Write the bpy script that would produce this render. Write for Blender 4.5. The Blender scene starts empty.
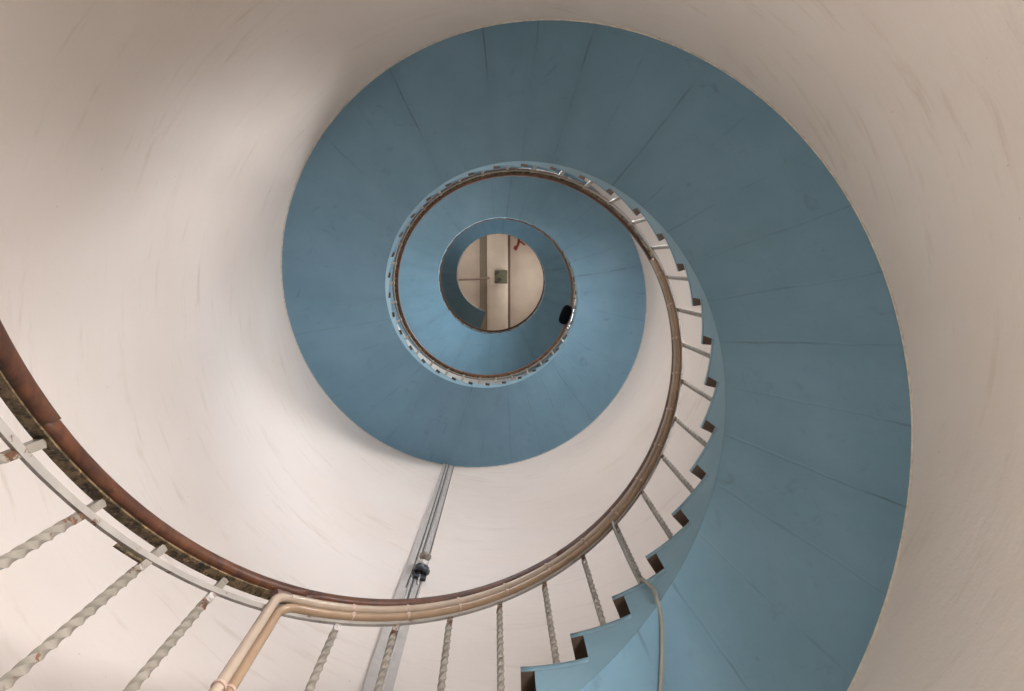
import bpy, bmesh, math, random
from math import pi, sin, cos, radians
from mathutils import Vector, Matrix

random.seed(4)
S = bpy.context.scene
C = S.collection

# ------------------------------------------------------------------ measures
U = 2.0                      # radius of the tower's inside, metres
ZC = 1.67                    # height of the camera above the floor
P = 3.266607 * U             # rise of the stair in one turn
Z0 = ZC + 1.896989 * U       # soffit height where the angle is zero
RI = 0.53 * U                # radius of the open well
DT = 2 * pi / 34             # 34 steps to a turn
T0 = -1.549                  # nosing of the first step that shows
RISER = P / 34
DTREAD = 0.374               # tread top above the soffit at a nosing
NOSE = 0.045                 # nosing overhang, radians
TT = 0.034                   # tread thickness
T_START, T_END = -5.15, 16.97
ZTOP = ZC + 12.3 * U         # ceiling height

def zs(t): return Z0 + P * t / (2 * pi)
def pol(R, t, z): return Vector((R * cos(t), -R * sin(t), z))
def zrail(t): return zs(t) + 0.636 * U

# ------------------------------------------------------------------ camera
cam_d = bpy.data.cameras.new('camera')
cam = bpy.data.objects.new('camera', cam_d); C.objects.link(cam); S.camera = cam
cam_d.sensor_width = 36.0; cam_d.lens = 761.509 / 1024 * 36.0
cam_d.clip_start = 0.02; cam_d.clip_end = 200
tx, ty = 0.0231886, 0.1085615
Rx = Matrix(((cos(tx), 0, -sin(tx)), (0, 1, 0), (sin(tx), 0, cos(tx))))
Ry = Matrix(((1, 0, 0), (0, cos(ty), -sin(ty)), (0, sin(ty), cos(ty))))
Rc = Ry @ Rx
M = Matrix((Rc[0], -Rc[1], -Rc[2])).transposed().to_4x4()
M.translation = Vector((-0.0331777 * U, -0.1821897 * U, ZC))
cam.matrix_world = M

# ------------------------------------------------------------------ view and world
S.view_settings.view_transform = 'Standard'; S.view_settings.look = 'None'
S.view_settings.gamma = 1.0; S.view_settings.use_curve_mapping = False
S.view_settings.exposure = 0.0
w = bpy.data.worlds.new('sky'); S.world = w; w.use_nodes = True
wb = w.node_tree.nodes['Background']
wb.inputs[0].default_value = (0.88, 0.92, 1.0, 1); wb.inputs[1].default_value = 2.2

# unseen openings, added and placed to light the tower inside: angle, half angle, z0, z1, lamp power, colour
UNSEEN_WINDOWS = [
    (0.10, 0.20, 6.3, 7.0, 126, (0.97, 0.97, 1.0), 120),
    (0.80, 0.20, 6.9, 7.7, 33, (0.66, 0.80, 1.0), 120),
    (0.70, 0.22, 2.4, 3.5, 104, (1.0, 0.95, 0.95), 90),
    (1.30, 0.22, 9.5, 10.8, 150, (1.0, 0.97, 0.98), 180),
    (3.50, 0.20, 18.3, 19.4, 85, (0.9, 0.96, 1.0), 180),
    (-0.20, 0.24, 24.3, 25.5, 62, (1.0, 0.94, 0.84), 180),
    (2.60, 0.24, 24.1, 25.3, 52, (1.0, 0.94, 0.84), 180),
    (-0.20, 0.21, 13.4, 14.6, 310, (0.88, 0.95, 1.0), 180),
]
UNSEEN_DOOR = (-2.35, 0.26, 0.0, 2.25, 195, (1.0, 0.92, 0.82))  # unseen door, added as fill light from below
RW_OUT = U + 0.32
def area(name, a, ha, z0, z1, power, col, spread=180):
    l = bpy.data.lights.new(name, 'AREA'); l.shape = 'RECTANGLE'
    l.size = 2 * ha * RW_OUT; l.size_y = z1 - z0; l.energy = power; l.color = col; l.spread = radians(spread)
    o = bpy.data.objects.new(name, l); C.objects.link(o)
    p = pol(RW_OUT + 0.06, a, (z0 + z1) / 2)
    inward = -pol(1, a, 0)
    o.location = p
    o.rotation_euler = inward.to_track_quat('-Z', 'Z').to_euler()
for i, W in enumerate(UNSEEN_WINDOWS): area('window_daylight', *W)  # area lamps behind the unseen windows, powers fitted to the wall tones
area('door_daylight', *UNSEEN_DOOR)  # fill lamp behind the unseen door

# ------------------------------------------------------------------ materials
class NT:
    def __init__(s, name):
        s.m = bpy.data.materials.new(name); s.m.use_nodes = True
        s.n = s.m.node_tree.nodes; s.l = s.m.node_tree.links
        s.b = s.n['Principled BSDF']
        s.tc = s.n.new('ShaderNodeTexCoord')
    def link(s, a, b): s.l.new(a, b)
    def math(s, op, a, b=None, c=None, clamp=False):
        n = s.n.new('ShaderNodeMath'); n.operation = op; n.use_clamp = clamp
        for i, v in enumerate((a, b, c)):
            if v is None: continue
            if isinstance(v, (int, float)): n.inputs[i].default_value = v
            else: s.link(v, n.inputs[i])
        return n.outputs[0]
    def noise(s, scale, detail=4, rough=.55, vec=None, sc=(1, 1, 1), dist=0):
        mp = s.n.new('ShaderNodeMapping'); mp.inputs['Scale'].default_value = sc
        s.link(vec if vec is not None else s.tc.outputs['Object'], mp.inputs[0])
        n = s.n.new('ShaderNodeTexNoise'); n.inputs['Scale'].default_value = scale
        n.inputs['Detail'].default_value = detail; n.inputs['Roughness'].default_value = rough
        n.inputs['Distortion'].default_value = dist
        s.link(mp.outputs[0], n.inputs['Vector']); return n.outputs[0]
    def ramp(s, f, lo, hi):
        n = s.n.new('ShaderNodeMapRange'); n.interpolation_type = 'SMOOTHSTEP'
        n.inputs[1].default_value = lo; n.inputs[2].default_value = hi
        s.link(f, n.inputs[0]); return n.outputs[0]
    def mix(s, f, a, b):
        n = s.n.new('ShaderNodeMix'); n.data_type = 'RGBA'
        if isinstance(f, (int, float)): n.inputs[0].default_value = f
        else: s.link(f, n.inputs[0])
        for i, v in ((6, a), (7, b)):
            if isinstance(v, tuple): n.inputs[i].default_value = (*v, 1)
            else: s.link(v, n.inputs[i])
        return n.outputs[2]
    def bump(s, h, strength, dist):
        n = s.n.new('ShaderNodeBump'); n.inputs['Strength'].default_value = strength
        n.inputs['Distance'].default_value = dist; s.link(h, n.inputs['Height'])
        s.link(n.outputs[0], s.b.inputs['Normal'])
    def done(s, col, rough, metal=0.0):
        if isinstance(col, tuple): s.b.inputs['Base Color'].default_value = (*col, 1)
        else: s.link(col, s.b.inputs['Base Color'])
        s.b.inputs['Roughness'].default_value = rough
        s.b.inputs['Metallic'].default_value = metal
        return s.m
    def polar(s):
        """vector of (arc length round the tower, height, 0) of a point of the wall"""
        sep = s.n.new('ShaderNodeSeparateXYZ'); s.link(s.tc.outputs['Object'], sep.inputs[0])
        a = s.math('ARCTAN2', s.math('MULTIPLY', sep.outputs[1], -1), sep.outputs[0])
        cb = s.n.new('ShaderNodeCombineXYZ')
        s.link(sep.outputs[0], cb.inputs[0]); s.link(sep.outputs[1], cb.inputs[1]); s.link(sep.outputs[2], cb.inputs[2])
        return a, sep

def simple(name, col, rough=.5, metal=0.0, var=.12, scale=30):
    t = NT(name)
    f = t.noise(scale, 4)
    return t.done(t.mix(t.ramp(f, .35, .7), col, tuple(c * (1 - var * 2) for c in col)), rough, metal)

def m_plaster():
    t = NT('white_plaster')
    base = t.mix(t.ramp(t.noise(1.1, 3), .35, .7), (.71, .648, .592), (.68, .61, .55))
    st = t.ramp(t.noise(10, 6, .66, sc=(.16, .16, 1), dist=.35), .55, .74)
    c = t.mix(t.math('MULTIPLY', st, .34), base, (.46, .36, .27))
    c = t.mix(t.math('MULTIPLY', t.ramp(t.noise(5.2, 6, .7, sc=(.2, .2, 1), dist=.3), .60, .76), .30), c, (.50, .41, .33))
    spots = t.ramp(t.noise(46, 2, .5), .76, .80)
    c = t.mix(t.math('MULTIPLY', spots, .6), c, (.3, .2, .13))
    h = t.math('ADD', t.noise(9, 6, .6, sc=(.35, .35, 1)), t.math('MULTIPLY', t.noise(90, 3), .15))
    t.bump(h, .35, .012)
    return t.done(c, .62)

def m_soffit():
    t = NT('blue_painted_soffit')
    a, sep = t.polar()
    x = t.math('DIVIDE', t.math('SUBTRACT', sep.outputs[2], zs(T0 + NOSE)), RISER)
    x = t.math('ADD', x, t.math('MULTIPLY', t.math('SUBTRACT', t.noise(3.0, 3), .5), .10))
    idx = t.math('ROUND', x)
    fr = t.math('ABSOLUTE', t.math('SUBTRACT', x, idx))
    rad = t.math('SQRT', t.math('ADD', t.math('POWER', sep.outputs[0], 2), t.math('POWER', sep.outputs[1], 2)))
    d = t.math('MULTIPLY', t.math('MULTIPLY', fr, DT), rad)
    wn = t.n.new('ShaderNodeTexWhiteNoise'); wn.noise_dimensions = '1D'; t.link(idx, wn.inputs['W'])
    sel = t.math('POWER', wn.outputs['Value'], 2.2)
    line = t.math('MULTIPLY', t.math('SUBTRACT', 1, t.ramp(d, .001, .009)), t.math('ADD', .30, t.math('MULTIPLY', sel, .70)))
    wide = t.math('MULTIPLY', sel, t.math('SUBTRACT', 1, t.ramp(d, .004, .10)))
    patch = t.ramp(t.noise(1.9, 3, .6), .46, .64)
    base = t.mix(t.ramp(t.noise(2.2, 5, .6), .3, .7), (.135, .266, .360), (.160, .297, .400))
    base = t.mix(t.math('MULTIPLY', wide, .28), base, (.10, .20, .26))
    c = t.mix(t.math('MULTIPLY', t.math('MULTIPLY', line, patch), .75), base, (.045, .085, .11))
    smear = t.ramp(t.noise(5.5, 7, .7, dist=1.2), .57, .74)
    c = t.mix(t.math('MULTIPLY', smear, .42), c, (.07, .125, .15))
    pale = t.ramp(t.noise(3.7, 6, .7, sc=(1.3, .8, 1)), .64, .8)
    c = t.mix(t.math('MULTIPLY', pale, .22), c, (.28, .40, .47))
    t.bump(t.math('ADD', t.noise(5, 4), t.math('MULTIPLY', line, -.4)), .25, .02)
    return t.done(c, .5)

def m_blue_edge():
    t = NT('blue_painted_stringer')
    base = t.mix(t.ramp(t.noise(4, 5, .6), .3, .7), (.148, .268, .335), (.168, .295, .365))
    c = t.mix(t.math('MULTIPLY', t.ramp(t.noise(14, 6, .7), .66, .8), .5), base, (.07, .10, .10))
    t.bump(t.noise(12, 4), .2, .01)
    return t.done(c, .45)

def m_rust_paint(name, paint, amount, scale=26, rust=(.16, .062, .028), rough=.42):
    t = NT(name)
    f = t.ramp(t.noise(scale, 6, .68), amount, amount + .07)
    g = t.ramp(t.noise(scale * 3, 3, .6), .3, .7)
    r = t.mix(g, rust, tuple(v * .45 for v in rust))
    c = t.mix(f, t.mix(t.ramp(t.noise(9, 3), .3, .7), paint, tuple(v * .82 for v in paint)), r)
    t.bump(t.noise(scale * 2, 5), .25, .003)
    return t.done(c, rough)

def m_steel_bar():
    t = NT('rusty_flat_steel')
    a = t.mix(t.ramp(t.noise(26, 6, .72), .40, .60), (.21, .145, .075), (.060, .042, .020))
    b = t.mix(t.ramp(t.noise(40, 7, .78), .52, .60), a, (.012, .010, .008))
    c = t.mix(t.ramp(t.noise(31, 5, .75), .57, .66), b, (.40, .25, .12))
    t.bump(t.noise(45, 5), .7, .006)
    return t.done(c, .65)

def m_wood(name='varnished_handrail_wood', coat=0.0, k=1.0):
    t = NT(name)
    g = t.noise(9, 6, .65, sc=(1, 1, 1), dist=1.5)
    c = t.mix(t.ramp(g, .35, .68), (.118 * k, .046 * k, .022 * k), (.050 * k, .022 * k, .015 * k))
    c = t.mix(t.math('MULTIPLY', t.ramp(t.noise(40, 3), .68, .78), .6), c, (.30, .20, .13))
    t.b.inputs['Coat Weight'].default_value = coat; t.b.inputs['Coat Roughness'].default_value = .12
    t.b.inputs['Specular IOR Level'].default_value = .35
    return t.done(c, .42)

PLASTER = m_plaster(); SOFFIT = m_soffit(); BLUE = m_blue_edge()
TREADW = simple('dark_brown_tread', (.15, .105, .08), .6)
WOOD = m_wood(); WOOD_LIT = m_wood('polished_worn_handrail_wood', .45, 1.5); STEEL = m_steel_bar()  # lighter coated copy: reflected light on the upper rail put into its colour
LOWBAR = m_rust_paint('chipped_pale_grey_paint', (.37, .345, .31), .60)
def m_baluster():
    t = NT('chipped_grey_paint_on_twisted_iron')
    sep = t.n.new('ShaderNodeSeparateXYZ'); t.link(t.tc.outputs['Object'], sep.inputs[0])
    near = t.math('SUBTRACT', 1, t.ramp(t.math('ABSOLUTE', t.math('SUBTRACT', sep.outputs[2], BHT - .14)), .02, .09))
    geo = t.n.new('ShaderNodeObjectInfo')
    mp = t.n.new('ShaderNodeVectorMath'); mp.operation = 'ADD'; t.link(t.tc.outputs['Object'], mp.inputs[0])
    cb = t.n.new('ShaderNodeCombineXYZ')
    for i in range(3): t.link(t.math('MULTIPLY', geo.outputs['Random'], 7.0 + i), cb.inputs[i])
    t.link(cb.outputs[0], mp.inputs[1])
    n1 = t.noise(30, 6, .68, vec=mp.outputs[0])
    f = t.ramp(t.math('ADD', n1, t.math('MULTIPLY', near, .14)), .60, .66)
    g = t.ramp(t.noise(70, 3), .3, .7)
    c = t.mix(f, t.mix(t.ramp(t.noise(12, 3, vec=mp.outputs[0]), .3, .7), (.285, .258, .215), (.215, .195, .16)), t.mix(g, (.17, .075, .04), (.07, .035, .02)))
    t.bump(t.noise(60, 5), .25, .003)
    return t.done(c, .30)
BHT = (0.636 * U - .062) - (DTREAD - .66 * RISER)
BALP = m_baluster()
CREAM = simple('cream_painted_conduit', (.43, .345, .265), .22, 0, .05, 12)
TAN = simple('tan_painted_conduit', (.34, .235, .15), .22, 0, .06, 12)
CLIP = simple('pinkish_clip_metal', (.50, .36, .29), .35)
CABLEG = m_rust_paint('grubby_grey_cable', (.25, .24, .20), .64, 22)
BOARD = simple('grey_painted_board', (.45, .42, .39), .5, 0, .07, 14)
DARKC = simple('dark_grey_cable', (.075, .07, .068), .5)
GREYC = simple('light_grey_cable', (.50, .49, .47), .45)
LAMPM = simple('dark_lamp_metal', (.07, .08, .09), .35, .4)
PORC = simple('white_porcelain', (.72, .69, .63), .2)
BULB = simple('dusty_unlit_bulb_glass', (.27, .235, .20), .22)
CEILM = simple('beige_ceiling_paint', (.58, .50, .435), .7, 0, .04, 3)
OLIVE = simple('olive_grey_metal', (.17, .165, .12), .5)
BLACK = simple('black_cloth', (.004, .004, .006), .95); BLACK.node_tree.nodes['Principled BSDF'].inputs['Specular IOR Level'].default_value = .05
REDP = simple('dark_red_paint', (.20, .018, .012), .4)
CRESCENTW = simple('white_gloss_paint', (.86, .87, .88), .3, 0, .02)  # bright white for the added arc of daylight
FLOORM = simple('pale_stone_floor', (.55, .50, .45), .6, 0, .1, 4)
FRAMEM = simple('white_window_paint', (.7, .7, .68), .4)
DOORM = simple('door_frame_paint', (.30, .36, .38), .45)
gm = NT('window_glass')
gl = gm.n.new('ShaderNodeBsdfGlossy'); gl.inputs['Roughness'].default_value = .02
tr = gm.n.new('ShaderNodeBsdfTransparent'); mxs = gm.n.new('ShaderNodeMixShader'); mxs.inputs[0].default_value = .06
gm.link(tr.outputs[0], mxs.inputs[1]); gm.link(gl.outputs[0], mxs.inputs[2])
gm.link(mxs.outputs[0], gm.n['Material Output'].inputs[0]); GLASS = gm.m

# ------------------------------------------------------------------ mesh helpers
class MB:
    def __init__(s): s.v = []; s.f = []; s.mi = []; s.sm = []
    def add(s, vs, fs, mi=0, smooth=False):
        o = len(s.v); s.v += [tuple(v) for v in vs]
        for f in fs: s.f.append([i + o for i in f]); s.mi.append(mi); s.sm.append(smooth)
        return s
    def mesh(s, name, mats):
        me = bpy.data.meshes.new(name); me.from_pydata(s.v, [], s.f)
        for m in (mats if isinstance(mats, (list, tuple)) else [mats]): me.materials.append(m)
        for p, mi, sm in zip(me.polygons, s.mi, s.sm): p.material_index = mi; p.use_smooth = sm
        bm = bmesh.new(); bm.from_mesh(me); bmesh.ops.recalc_face_normals(bm, faces=bm.faces)
        bm.to_mesh(me); bm.free(); me.update(); return me
    def build(s, name, mats, parent=None):
        return link(name, s.mesh(name, mats), parent)

def link(name, me, parent=None):
    o = bpy.data.objects.new(name, me); C.objects.link(o)
    if parent is not None: o.parent = parent
    return o
def root(name, label, cat, loc=(0, 0, 0), group=None):
    o = bpy.data.objects.new(name, None); C.objects.link(o); o.location = loc
    o['label'] = label; o['category'] = cat
    if group: o['group'] = group
    return o
def tag(o, label, cat, group=None):
    o['label'] = label; o['category'] = cat
    if group: o['group'] = group
    return o
def struct(o): o['kind'] = 'structure'; return o

def loft(mb, rings, closed=True, caps=True, mi=0, smooth=True, capsmooth=False):
    n = len(rings[0]); vs = [v for r in rings for v in r]; fs = []
    for i in range(len(rings) - 1):
        for j in range(n if closed else n - 1):
            k = (j + 1) % n
            fs.append((i * n + j, i * n + k, (i + 1) * n + k, (i + 1) * n + j))
    mb.add(vs, fs, mi, smooth)
    if caps and closed:
        mb.add(rings[0], [tuple(range(n))], mi, capsmooth)
        mb.add(rings[-1], [tuple(reversed(range(n)))], mi, capsmooth)
    return mb
def helix_sweep(mb, prof, ts, zf, mi=0, smooth=True):
    """prof: closed list of (radius, dz)"""
    return loft(mb, [[pol(r, t, zf(t) + dz) for r, dz in prof] for t in ts], mi=mi, smooth=smooth)
def lin(a, b, n): return [a + (b - a) * i / n for i in range(n + 1)]
def circ(cr, cz, rad, n=12): return [(cr + rad * cos(2 * pi * i / n), cz + rad * sin(2 * pi * i / n)) for i in range(n)]
def tube(mb, pts, rad, n=10, mi=0):
    pts = [Vector(p) for p in pts]; rings = []
    T = (pts[1] - pts[0]).normalized()
    N = T.orthogonal().normalized()
    for i, p in enumerate(pts):
        a = pts[max(i - 1, 0)]; b = pts[min(i + 1, len(pts) - 1)]
        T2 = (b - a).normalized()
        N = (N - T2 * N.dot(T2)).normalized(); B = T2.cross(N)
        r = rad[i] if isinstance(rad, (list, tuple)) else rad
        rings.append([p + (N * cos(2 * pi * k / n) + B * sin(2 * pi * k / n)) * r for k in range(n)])
    return loft(mb, rings, mi=mi)
def smooth_path(pts, n=6):
    pts = [Vector(p) for p in pts]; out = []
    for i in range(len(pts) - 1):
        p0 = pts[max(i - 1, 0)]; p1 = pts[i]; p2 = pts[i + 1]; p3 = pts[min(i + 2, len(pts) - 1)]
        for k in range(n):
            u = k / n
            out.append(.5 * ((2 * p1) + (p2 - p0) * u + (2 * p0 - 5 * p1 + 4 * p2 - p3) * u * u + (3 * p1 - p0 - 3 * p2 + p3) * u ** 3))
    out.append(pts[-1]); return out
def obox(mb, c, ax, ay, az, mi=0, bev=0.0):
    """oriented box: centre and three half-extent vectors, chamfered"""
    c = Vector(c); bm = bmesh.new(); bmesh.ops.create_cube(bm, size=2.0)
    ls = (ax.length, ay.length, az.length)
    for v in bm.verts: v.co = Vector((v.co.x * ls[0], v.co.y * ls[1], v.co.z * ls[2]))
    if bev: bmesh.ops.bevel(bm, geom=list(bm.edges), offset=bev, segments=2, affect='EDGES', profile=.5)
    R = Matrix((ax.normalized(), ay.normalized(), az.normalized())).transposed()
    bm.verts.ensure_lookup_table(); bm.verts.index_update()
    mb.add([c + R @ v.co for v in bm.verts], [[v.index for v in f.verts] for f in bm.faces], mi, False)
    bm.free(); return mb
def radbox(mb, R, a, z, dr, dw, dz, mi=0, bev=0.0):
    er = pol(1, a, 0); et = Vector((-er.y, er.x, 0))
    return obox(mb, pol(R, a, z), er * dr, et * dw, Vector((0, 0, dz)), mi, bev)

# ------------------------------------------------------------------ the tower
def build_wall():
    NA = 180
    ops = [W[:4] for W in UNSEEN_WINDOWS] + [UNSEEN_DOOR[:4]]
    zset = sorted(set([0.0, ZTOP] + [z for o in ops for z in o[2:4]] + [i * 1.1 for i in range(1, int(ZTOP / 1.1) + 1)]))
    zl = [zset[0]]
    for z in zset[1:]:
        if z - zl[-1] > 1e-4: zl.append(z)
    da = 2 * pi / NA
    snapped = [(round((o[0] - o[1]) / da), round((o[0] + o[1]) / da), o[2], o[3]) for o in ops]
    def hole(i, j):
        zm = (zl[j] + zl[j + 1]) / 2
        for a0, a1, z0, z1 in snapped:
            if z0 < zm < z1 and ((i - a0) % NA) < (a1 - a0): return True
        return False
    mb = MB(); nz = len(zl)
    vin = [pol(U, i * da, z) for z in zl for i in range(NA)]
    vout = [pol(RW_OUT, i * da, z) for z in zl for i in range(NA)]
    fi = []; fo = []
    for j in range(nz - 1):
        for i in range(NA):
            if hole(i, j): continue
            q = (j * NA + i, j * NA + (i + 1) % NA, (j + 1) * NA + (i + 1) % NA, (j + 1) * NA + i)
            fi.append(q); fo.append(tuple(reversed(q)))
    mb.add(vin, fi, 0, True); mb.add(vout, fo, 0, True)
    for a0, a1, z0, z1 in snapped:
        for k in range(a0, a1):
            for z in (z0, z1):
                mb.add([pol(U, k * da, z), pol(U, (k + 1) * da, z), pol(RW_OUT, (k + 1) * da, z), pol(RW_OUT, k * da, z)], [(0, 1, 2, 3)])
        for k in (a0, a1):
            mb.add([pol(U, k * da, z0), pol(U, k * da, z1), pol(RW_OUT, k * da, z1), pol(RW_OUT, k * da, z0)], [(0, 1, 2, 3)])
    me = bpy.data.meshes.new('wall_round'); me.from_pydata(mb.v, [], mb.f)
    me.materials.append(PLASTER)
    for p, sm in zip(me.polygons, mb.sm): p.use_smooth = sm
    struct(link('wall_round', me))
    return [(a0 * da, a1 * da, z0, z1) for a0, a1, z0, z1 in snapped]
openings = build_wall()

def disc(name, z0, z1, mat, R=RW_OUT):
    n = 120
    a = [pol(R, 2 * pi * i / n, z0) for i in range(n)]; b = [pol(R, 2 * pi * i / n, z1) for i in range(n)]
    mb = MB(); loft(mb, [a, b], smooth=False); return struct(mb.build(name, mat))
disc('floor', -.2, 0, FLOORM); disc('ceiling', ZTOP, ZTOP + .3, CEILM)

def unseen_window(idx, a0, a1, z0, z1, door=False):
    am = (a0 + a1) / 2; hw = (a1 - a0) / 2 * (U + .17); R = U + .17; zm = (z0 + z1) / 2; hz = (z1 - z0) / 2
    w_ = .035
    mb = MB()
    for sgn in (-1, 1): radbox(mb, R, am + sgn * ((a1 - a0) / 2 - w_ / R), zm, .03, w_, hz - .004, 0, .005)
    radbox(mb, R, am, z1 - w_ - .004, .028, hw - 2 * w_, w_, 0, .005)
    if not door: radbox(mb, R, am, z0 + w_ + .004, .028, hw - 2 * w_, w_, 0, .005)
    if door:
        struct(mb.build('door_1', DOORM)); return  # frame of the added, unseen door
    radbox(mb, R, am, zm, .018, .014, hz - 2 * w_, 0, .003)
    radbox(mb, R, am, zm + hz * .3, .016, hw - 2 * w_, .014, 0, .003)
    f = struct(mb.build('window_%d' % idx, FRAMEM))  # frame round an added opening, out of view
    g = MB(); radbox(g, R + .004, am, zm, .003, hw - 1.6 * w_, hz - 1.6 * w_)
    g.build('pane', GLASS, f)
for i, o in enumerate(openings[:-1]): unseen_window(i + 1, *o)
unseen_window(0, *openings[-1], door=True)

# ceiling beam, its plate, pipe, red hook
def beam():
    mb = MB(); r = []
    x0, x1 = -.30, .375; d = .34
    prof = [(x0, 0), (x0, -.10), (x0 + .05, -.22), (x0 + .16, -.31), ((x0 + x1) / 2, -d), (x1 - .12, -.31), (x1 - .03, -.22), (x1, -.10), (x1, 0)]
    rings = []
    for y in (-1.9, -1, 0, 1, 1.9):
        rings.append([Vector((x, y, ZTOP + z)) for x, z in prof])
    loft(mb, rings, closed=True, smooth=True)
    b = struct(mb.build('trim_1', CEILM))
    mb = MB(); obox(mb, (-.42, 0, ZTOP - .05), Vector((.115, 0, 0)), Vector((0, 1.9, 0)), Vector((0, 0, .05)), 0, .01)
    mb2 = MB(); obox(mb2, (.415, 0, ZTOP - .03), Vector((.035, 0, 0)), Vector((0, 1.9, 0)), Vector((0, 0, .03)), 0, .008)
    struct(mb.build('trim_2', simple('grey_ceiling_batten', (.25, .215, .17), .6)))
    struct(mb2.build('trim_3', simple('brown_ceiling_batten', (.22, .15, .12), .6)))
beam()
jb = root('junction_box', 'small olive grey metal box fixed under the wide ceiling beam', 'junction box', (.115, .10, ZTOP - .34))
mb = MB(); obox(mb, (.03, -.01, -.05), Vector((.205, 0, 0)), Vector((0, .21, 0)), Vector((0, 0, .05)), 0, .012); mb.build('box_body', OLIVE, jb)
mb = MB(); tube(mb, [(-.02, .07, -.10), (-.02, .07, -.16)], .065, 14); mb.build('gland', DARKC, jb)
mb = MB(); obox(mb, (-.10, -.13, -.11), Vector((.07, -.05, 0)), Vector((.02, .03, 0)), Vector((0, 0, .02)), 0, .004)
mb.build('latch', DARKC, jb)
mb = MB(); obox(mb, (-.10, .14, -.11), Vector((.05, -.02, 0)), Vector((.015, .03, 0)), Vector((0, 0, .02)), 0, .004); mb.build('latch', DARKC, jb)
mb = MB(); obox(mb, (-.23, -.01, -.05), Vector((.085, 0, 0)), Vector((0, .25, 0)), Vector((0, 0, .035)), 0, .01); mb.build('mounting_plate', CEILM, jb)
mb = MB(); tube(mb, smooth_path([(-1.98, .185, ZTOP - .40), (-1.0, .165, ZTOP - .41), (-.5, .15, ZTOP - .42), (-.22, .12, ZTOP - .42)]), .036, 10)
cp = mb.build('ceiling_pipe', simple('grey_brown_pipe', (.25, .19, .155), .45)); tag(cp, 'thin grey brown pipe crossing the ceiling opening from the left to the beam', 'pipe')
rh = root('red_hook', 'small dark red bent fitting hanging from the ceiling beside the beam', 'hook', (.66, -.90, ZTOP))
mb = MB(); tube(mb, smooth_path([(.06, -.18, 0), (.06, -.18, -.12), (.05, -.10, -.22), (.02, .0, -.25), (-.02, .07, -.25)]), .042, 10); mb.build('bent_pipe', REDP, rh)
mb = MB(); tube(mb, [(-.08, .085, -.22), (-.045, .08, -.25), (-.01, .075, -.28)], [.05, .085, .05], 12); mb.build('end_fitting', REDP, rh)
mb = MB(); tube(mb, smooth_path([(.06, -.15, -.18), (.16, -.09, -.19), (.26, -.02, -.19)]), [.03] * 13, 10); mb.build('side_branch', REDP, rh)

# ------------------------------------------------------------------ the stair
stair = root('spiral_staircase', 'blue painted spiral staircase winding up the round white wall around an open well', 'staircase')
nsub = 4
nseg = int(round((T_END - T_START) / DT * nsub))
ts = lin(T_START, T_END, nseg)
mb = MB()
NRAD = 6
for dz_ in (0, .05):
    loft(mb, [[pol(RI + .0015 + (U - .0025 - RI) * i / NRAD, t, zs(t) + dz_) for i in range(NRAD + 1)] for t in ts], closed=False, smooth=True)
for r_ in (RI + .0015, U - .001):
    loft(mb, [[pol(r_, t, zs(t)), pol(r_, t, zs(t) + .05)] for t in ts], closed=False, smooth=True)
for t in (ts[0], ts[-1]): mb.add([pol(RI, t, zs(t)), pol(U - .001, t, zs(t)), pol(U - .001, t, zs(t) + .05), pol(RI, t, zs(t) + .05)], [(0, 1, 2, 3)])
mb.build('soffit', SOFFIT, stair)
mb = MB(); helix_sweep(mb, circ(U - .003, -.003, .007, 6), lin(T_START, T_END, nseg), zs, 0, True)
mb.build('plaster_bead', simple('cream_caulk', (.66, .61, .53), .6), stair)

K0, K1 = -21, 99
def ztop(k): return zs(T0 + k * DT) + DTREAD       # top of tread k
# stringer plate: from the soffit up to the underside of the treads, cut like the steps
mb = MB(); RT = .022
for k in range(K0, K1 + 1):
    a = T0 + k * DT + NOSE; b = a + DT
    if k == K1: b = min(b, T_END)
    top = ztop(k) - TT
    tl = lin(a, b, 4)
    for r, flip in ((RI, 0), (RI + RT, 1)):
        vs = [];
        for t in tl: vs += [pol(r, t, max(0, zs(t))), pol(r, t, top)]
        mb.add(vs, [(2 * i, 2 * i + 2, 2 * i + 3, 2 * i + 1) for i in range(4)], 0, True)
    # riser end of the plate
    lo = ztop(k - 1) - TT
    mb.add([pol(RI, a, lo), pol(RI + RT, a, lo), pol(RI + RT, a, top), pol(RI, a, top)], [(0, 1, 2, 3)])
mb.add([pol(RI, T_END, zs(T_END)), pol(RI + RT, T_END, zs(T_END)), pol(RI + RT, T_END, ztop(K1) - TT), pol(RI, T_END, ztop(K1) - TT)], [(0, 1, 2, 3)])
mb.build('stringer', BLUE, stair)

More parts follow.
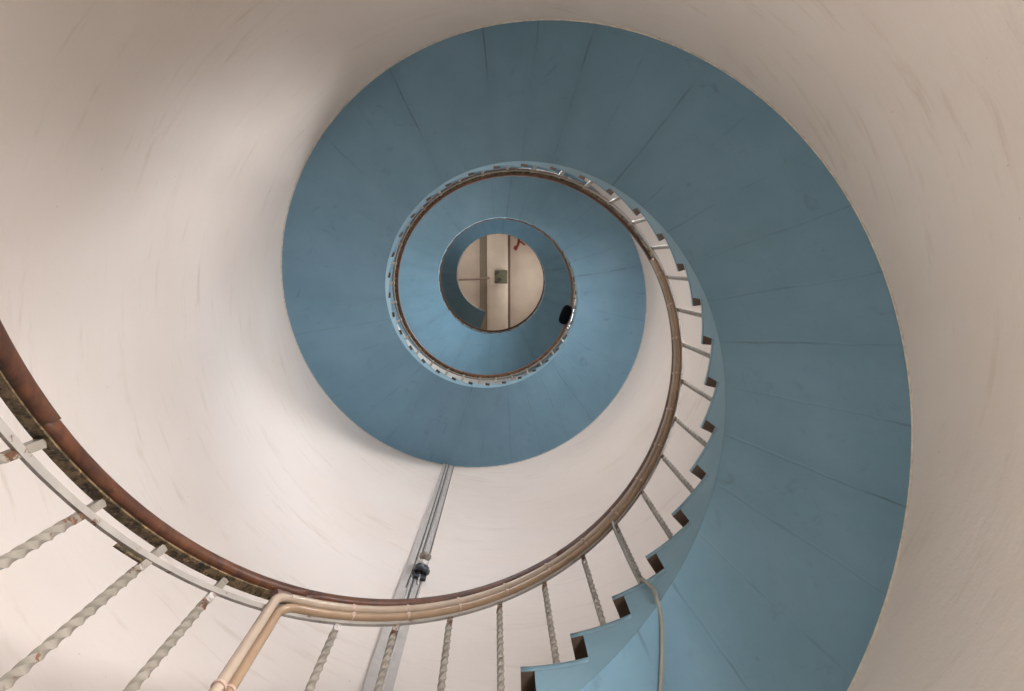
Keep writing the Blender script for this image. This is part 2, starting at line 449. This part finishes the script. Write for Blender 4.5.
def step_mesh():
    """step zero with its nosing at angle 0 and its top at z 0"""
    mb = MB(); Ro = U - .002
    tl = lin(0, DT + NOSE, 6)
    def ring(t): return [pol(RI - .0008, t, 0), pol(RI - .0008, t, -TT), pol(Ro, t, -TT), pol(Ro, t, 0)]
    vs = [v for t in tl for v in ring(t)]
    for i in range(6):
        for j in range(4):
            k = (j + 1) % 4
            mb.add([vs[i * 4 + j], vs[i * 4 + k], vs[(i + 1) * 4 + k], vs[(i + 1) * 4 + j]], [(0, 1, 2, 3)], 1 if j == 0 else 0, j == 0)
    mb.add(ring(0), [(0, 1, 2, 3)], 0); mb.add(ring(tl[-1]), [(3, 2, 1, 0)], 0)
    # riser
    A = [pol(RI + RT, NOSE, -RISER), pol(Ro, NOSE, -RISER), pol(Ro, NOSE, -TT), pol(RI + RT, NOSE, -TT)]
    B = [pol(RI + RT, NOSE + .012, -RISER), pol(Ro, NOSE + .012, -RISER), pol(Ro, NOSE + .012, -TT), pol(RI + RT, NOSE + .012, -TT)]
    mb.add(A + B, [(0, 1, 2, 3), (7, 6, 5, 4), (0, 4, 5, 1), (3, 2, 6, 7), (0, 3, 7, 4), (1, 5, 6, 2)])
    me = bpy.data.meshes.new('step'); me.from_pydata(mb.v, [], mb.f)
    me.materials.append(TREADW); me.materials.append(BLUE)
    for p, mi, sm in zip(me.polygons, mb.mi, mb.sm): p.material_index = mi; p.use_smooth = sm
    bm = bmesh.new(); bm.from_mesh(me); bmesh.ops.remove_doubles(bm, verts=bm.verts, dist=1e-5); bmesh.ops.recalc_face_normals(bm, faces=bm.faces); bm.to_mesh(me); bm.free()
    return me
SM = step_mesh()
def merged(name, src, places, mats, parent):
    me = bpy.data.meshes.new(name); V = []; F = []; MI = []; SMO = []
    for a, z in places:
        R = Matrix.Rotation(-a, 3, 'Z'); o = len(V)
        V += [tuple(R @ v.co + Vector((0, 0, z))) for v in src.vertices]
        for p in src.polygons: F.append([i + o for i in p.vertices]); MI.append(p.material_index); SMO.append(p.use_smooth)
    me.from_pydata(V, [], F)
    for m in mats: me.materials.append(m)
    for p, mi, sm in zip(me.polygons, MI, SMO): p.material_index = mi; p.use_smooth = sm
    return link(name, me, parent)
step0 = link('step', SM, stair)
for k in range(0, 100):
    o = step0 if k == 0 else step0.copy()
    if k: C.objects.link(o); o.parent = stair
    o.rotation_euler = (0, 0, -(T0 + k * DT)); o.location = (0, 0, ztop(k))
o = merged('step', SM, [(T0 + k * DT, ztop(k)) for k in range(K0, 0)], [TREADW, BLUE], stair); o['kind'] = 'stuff'
# added white arc at the stair head, standing in for a daylit crescent
mb = MB(); helix_sweep(mb, [(RI - .030, .0), (RI - .004, -.01), (RI - .004, .20), (RI - .030, .20)], lin(15.05, 16.75, 40), zs)
mb.build('curb', CRESCENTW, stair)

# ------------------------------------------------------------------ the railing
rail = root('stair_railing', 'iron railing with wooden handrail and twisted balusters following the inner edge of the blue stair', 'railing')
RH = .552 * U
def rr(pts): return [(RH + a, b) for a, b in pts]
wood_prof = rr([(-.003, .002), (-.005, -.004), (-.005, -.034), (.0, -.045), (.008, -.050), (.050, -.050), (.058, -.042), (.062, -.022), (.058, -.004), (.045, .010), (.028, .015), (.008, .012)])
joints = [-5.30, -4.2, -3.135, -2.305, -1.35, -.2, 1.1, 2.6, 4.2, 5.8, 7.4, 9.0, 10.6, 12.2, 13.8, 15.4, 16.9]
for a, b in zip(joints[:-1], joints[1:]):
    g = .0022
    n = max(6, int((b - a) / DT * 4))
    big = .010 if a < -4 else 0
    mb = MB(); tl = lin(a + g, b - g, n)
    rings = []
    cx = RH + .028; cz = -.02
    for i, t in enumerate(tl):
        sc = 1 + (.12 if (a == joints[1]) else 0)
        rings.append([pol(cx + (r - cx) * sc, t, zrail(t) + cz + (z - cz) * sc) for r, z in wood_prof])
    # rounded ends
    for end, s0 in ((0, -1), (-1, 1)):
        t = tl[end] + s0 * .0035
        e = [pol(cx + (r - cx) * .86, t, zrail(t) + cz + (z - cz) * .86) for r, z in wood_prof]
        rings = [e] + rings if end == 0 else rings + [e]
    loft(mb, rings); mb.build('handrail', WOOD_LIT if a > 1 else WOOD, rail)
fl = lin(-5.30, 16.9, 480)
mb = MB(); helix_sweep(mb, rr([(.012, -.052), (.012, -.061), (.049, -.061), (.049, -.052)]), fl, zrail, 0, False)
mb.build('flat_bar', STEEL, rail)
def low_z(t): return zrail(t) - .152
mb = MB(); helix_sweep(mb, rr([(.022, .016), (.022, -.016), (.033, -.016), (.033, .016)]), fl, low_z, 0, False)
mb.build('lower_bar', LOWBAR, rail)
RB = RH + .036
BH = (zrail(0) - .0620) - (zs(0) + DTREAD - .66 * RISER)    # tread top to flat bar
def baluster_mesh():
    mb = MB(); h = .0105; rings = []
    tw0, tw1 = .07, BH - .15
    n = 96
    zl = sorted(set([0, tw0, tw1, BH] + lin(tw0, tw1, n)))
    for z in zl:
        u = min(max((z - tw0) / (tw1 - tw0), 0), 1)
        a = u * 2 * pi * 3.5 + pi / 4
        sc = 1.12 if z > tw1 or z < tw0 else 1.0
        rings.append([Vector((RB + sc * h * math.sqrt(2) * cos(a + q * pi / 2), sc * h * math.sqrt(2) * sin(a + q * pi / 2), z)) for q in range(4)])
    for q in range(4):
        loft(mb, [[r[q], r[(q + 1) % 4]] for r in rings], closed=False, smooth=True)
    mb.add(rings[0], [(3, 2, 1, 0)]); mb.add(rings[-1], [(0, 1, 2, 3)])
    return mb.mesh('baluster', BALP)
BM = baluster_mesh()
def bal_t(k): return T0 + (k + .665) * DT
b0 = link('baluster', BM, rail)
for k in range(-9, 91):
    o = b0 if k == -9 else b0.copy()
    if k != -9: C.objects.link(o); o.parent = rail
    o.rotation_euler = (0, 0, -bal_t(k)); o.location = (0, 0, ztop(k))
o = merged('baluster', BM, [(bal_t(k), ztop(k)) for k in list(range(K0, -9)) + list(range(91, K1))], [BALP], rail); o['kind'] = 'stuff'
# splice plate under the lower bar near the first joint
mb = MB(); helix_sweep(mb, rr([(.034, -.030), (.042, -.030), (.042, -.008), (.034, -.008)]), lin(-2.80, -2.72, 6), low_z, 0, False)
mb.build('splice_plate', STEEL, rail)

# ------------------------------------------------------------------ conduits
def conduit(name, label, mat, t_el, dr, dz, t_end, rad, rlow):
    r0 = root(name, label, 'conduit', pol(RH, t_el, 0))
    off = -Vector(r0.location)
    rc = RH + dr
    pts = [pol(rlow, t_el, z) for z in (0.01, 1.0, 2.0, 3.0)]
    zt = zrail(t_el) + dz
    pts = [p for p in pts if p.z < zt - .4]
    pts += [pol(rlow, t_el, zt - .30), pol(rlow, t_el, zt - .05)]
    for q in lin(0, 1, 6)[1:-1]:
        ang = q * pi / 2
        t = t_el + (1 - cos(ang)) * .035
        pts.append(pol(rlow + (rc - rlow) * q, t, zrail(t_el + .035 * (1 - cos(ang))) + dz - .05 * (1 - sin(ang))))
    pts += [pol(rc, t, zrail(t) + dz) for t in lin(t_el + .038, t_end, int((t_end - t_el) / .03))]
    mb = MB(); tube(mb, [p + off for p in pts], rad, 14); mb.build('pipe', mat, r0)
    return r0, off, rc
def clip(r0, off, rc, dz, t, rad):
    mb = MB()
    rings = []
    for tt in (t - .006, t + .006):
        rings.append([pol(r, tt, zrail(t) + dz + z) + off for r, z in circ(rc, 0, rad * 1.16, 16)])
    loft(mb, rings); mb.build('clip', CLIP, r0)
cr, off, rc = conduit('cream_conduit', 'cream conduit pipe under the handrail, nearer the wood, turning down at lower left', CREAM, -2.384, .004, -.084, .35, .0165, RH + .002)
kk = -6
for k in range(-4, 10): clip(cr, off, rc, -.084, bal_t(k) + .02, .0165)
for z in (2.8, 3.6):
    mb = MB(); tube(mb, [pol(RH + .002, -2.384, z) + off, pol(RH + .002, -2.384, z + .012) + off], .0205, 16); mb.build('clip', CLIP, cr)
ct, off, rc = conduit('tan_conduit', 'tan brown conduit pipe just below the cream one under the handrail', TAN, -2.352, .016, -.125, .35, .0165, RH + .026)
for k in range(-4, 10): clip(ct, off, rc, -.125, bal_t(k) + .03, .0165)
for z in (2.7, 3.65):
    mb = MB(); tube(mb, [pol(RH + .026, -2.352, z) + off, pol(RH + .026, -2.352, z + .012) + off], .0195, 16); mb.build('clip', CLIP, ct)

mb = MB(); tube(mb, [pol(RH + .006, -2.395, zrail(-2.395) - .080) + Vector(-cr.location), pol(RH + .005, -2.350, zrail(-2.350) - .082) + Vector(-cr.location)], .0185, 14)
mb.build('coupling', simple('brown_coupling', (.16, .10, .085), .35), cr)
# cable leaving the rail, down a baluster and across the soffit
k = 2; tb = bal_t(k)
pts = [pol(RH + .03, tb + .10, zrail(tb + .1) - .115), pol(RH + .02, tb + .02, zrail(tb) - .10), pol(RH + .012, tb - .008, zrail(tb) - .17), pol(RH + .018, tb - .012, zrail(tb) - .5),
       pol(RH + .010, tb - .006, ztop(k) + .10), pol(RI - .012, tb + .012, ztop(k) + .0),
       pol(RI - .012, -1.022, ZC + 1.41 * U), pol(RI - .011, -1.026, zs(-1.026) + .015),
       pol(RI + .045, -1.048, zs(-1.048) - .011)]
for R, t in ((1.19, -1.095), (1.29, -1.148), (1.45, -1.215), (1.70, -1.30), (1.98, -1.37)): pts.append(pol(R, t, zs(t) - .012))
mb = MB(); tube(mb, smooth_path(pts, 6), .0075, 10)
cb = mb.build('grey_cable', CABLEG); tag(cb, 'thin grey cable hanging down a baluster and running across the blue stair soffit', 'cable')

# ------------------------------------------------------------------ board with cables and the lamp on the wall
BP = [(0.0, -1.925), (5.47, -1.9225), (6.19, -1.9175), (6.75, -1.9085), (7.10, -1.9005), (7.96, -1.8905), (9.0, -1.880), (10.03, -1.871)]
BW = [(0, .078), (5.47, .078), (6.75, .076), (7.96, .069), (10.03, .058)]
def interp(tab, z):
    for (a, b), (c, d) in zip(tab[:-1], tab[1:]):
        if z <= c: return b + (d - b) * (z - a) / (c - a)
    return tab[-1][1]
cab = root('cable_board', 'long grey painted board carrying cables up the white wall behind the railing', 'cable board', pol(U, -1.925, 0))
off = -Vector(cab.location)
def wallpt(z, s, d):
    """point by the wall: s metres sideways of the board's middle, d metres off the wall"""
    a = interp(BP, z); er = pol(1, a, 0); et = Vector((er.y, -er.x, 0))
    return pol(U - d, a, z) - et * s + off
zl = lin(0, 10.0, 60)
mb = MB(); loft(mb, [[wallpt(z, -interp(BW, z), .001), wallpt(z, -interp(BW, z), .028), wallpt(z, interp(BW, z), .028), wallpt(z, interp(BW, z), .001)] for z in zl], smooth=False)
mb.build('board', BOARD, cab)
def cable(sf, rad, mat, d=.032, z0=.02, z1=10.0):
    mb = MB(); tube(mb, [wallpt(z, sf(z), d) for z in lin(z0, z1, 70)], rad, 8); return mb.build('cable', mat, cab)
def jog(a, b):
    def f(z):
        u = min(max((z - 6.55) / .35, 0), 1); u = u * u * (3 - 2 * u); return (a + (b - a) * u)
    return f
cable(jog(-.012, -.006), .0048, DARKC)
cable(jog(.006, .012), .006, GREYC)
cable(jog(-.060, -.062), .0035, DARKC, z0=6.4)
cable(lambda z: .024, .0035, DARKC, z0=6.7)
cable(lambda z: -.022, .005, GREYC)

la = -1.905
lamp = root('wall_lamp', 'small bare bulb lamp in a dark holder on the grey cable board', 'lamp', pol(U - .03, -1.885, 6.93))
er = -pol(1, -1.885, 0); d = (er * .72 + Vector((0, 0, .70))).normalized()
def LP(s): return d * s * .80
mb = MB(); obox(mb, er * .012, er * .014, er.cross(Vector((0, 0, 1))) * .048, Vector((0, 0, .06)), 0, .006); mb.build('backplate', LAMPM, lamp)
mb = MB(); tube(mb, [LP(0), LP(.055)], .024, 12); mb.build('arm', LAMPM, lamp)
mb = MB(); tube(mb, [LP(.035), LP(.04), LP(.075), LP(.082), LP(.10), LP(.104)], [.046, .062, .064, .054, .054, .036], 8); holder = mb.build('holder', LAMPM, lamp)
mb = MB(); tube(mb, [LP(.10), LP(.103), LP(.15), LP(.155)], [.034, .038, .034, .022], 16); mb.build('socket', PORC, holder)
mb = MB(); q = [(.150, .019), (.162, .024), (.178, .036), (.195, .0395), (.212, .037), (.226, .027), (.235, .012), (.237, .002)]
tube(mb, [LP(a) for a, _ in q], [b * 1.14 for _, b in q], 18); mb.build('bulb', BULB, holder)
mb = MB(); tube(mb, smooth_path([LP(.04) - Vector((0, 0, .04)), LP(.03) - Vector((0, 0, .09)) , Vector((0, 0, -.13)) - er * .0]), .006, 8); mb.build('wire', GREYC, lamp)

# ------------------------------------------------------------------ black bag over the rail higher up
tb = 5.90
bag = root('black_bag', 'black cloth bag hung over the inside of the handrail on the second turn up', 'bag', pol(RH - .045, tb, zrail(tb)))
er = pol(1, tb, 0); et = Vector((er.y, -er.x, 0)) * -1
rings = []
for i in range(13):
    u = i / 12; z = .03 - .30 * u
    e = max(.06, (1 - abs(2 * u - 1) ** 4) ** .5)
    hw = .135 * e * (1 + .12 * u); hd = .062 * e * (1 + .3 * u)
    rings.append([er * (-.015 + hd * math.copysign(abs(cos(a)) ** .7, cos(a))) + et * (hw * math.copysign(abs(sin(a)) ** .7, sin(a))) + Vector((0, 0, z)) for a in [2 * pi * q / 24 for q in range(24)]])
mb = MB(); loft(mb, rings); mb.build('bag_body', BLACK, bag)
for s in (-.07, .07):
    mb = MB(); tube(mb, smooth_path([et * s + Vector((0, 0, .01)), et * s + er * .01 + Vector((0, 0, .04)) , et * s + er * .09 + Vector((0, 0, .035)), et * s + er * .155 + Vector((0, 0, -.02)), et * s + er * .15 + Vector((0, 0, -.12))]), .008, 8)
    mb.build('strap', BLACK, bag)
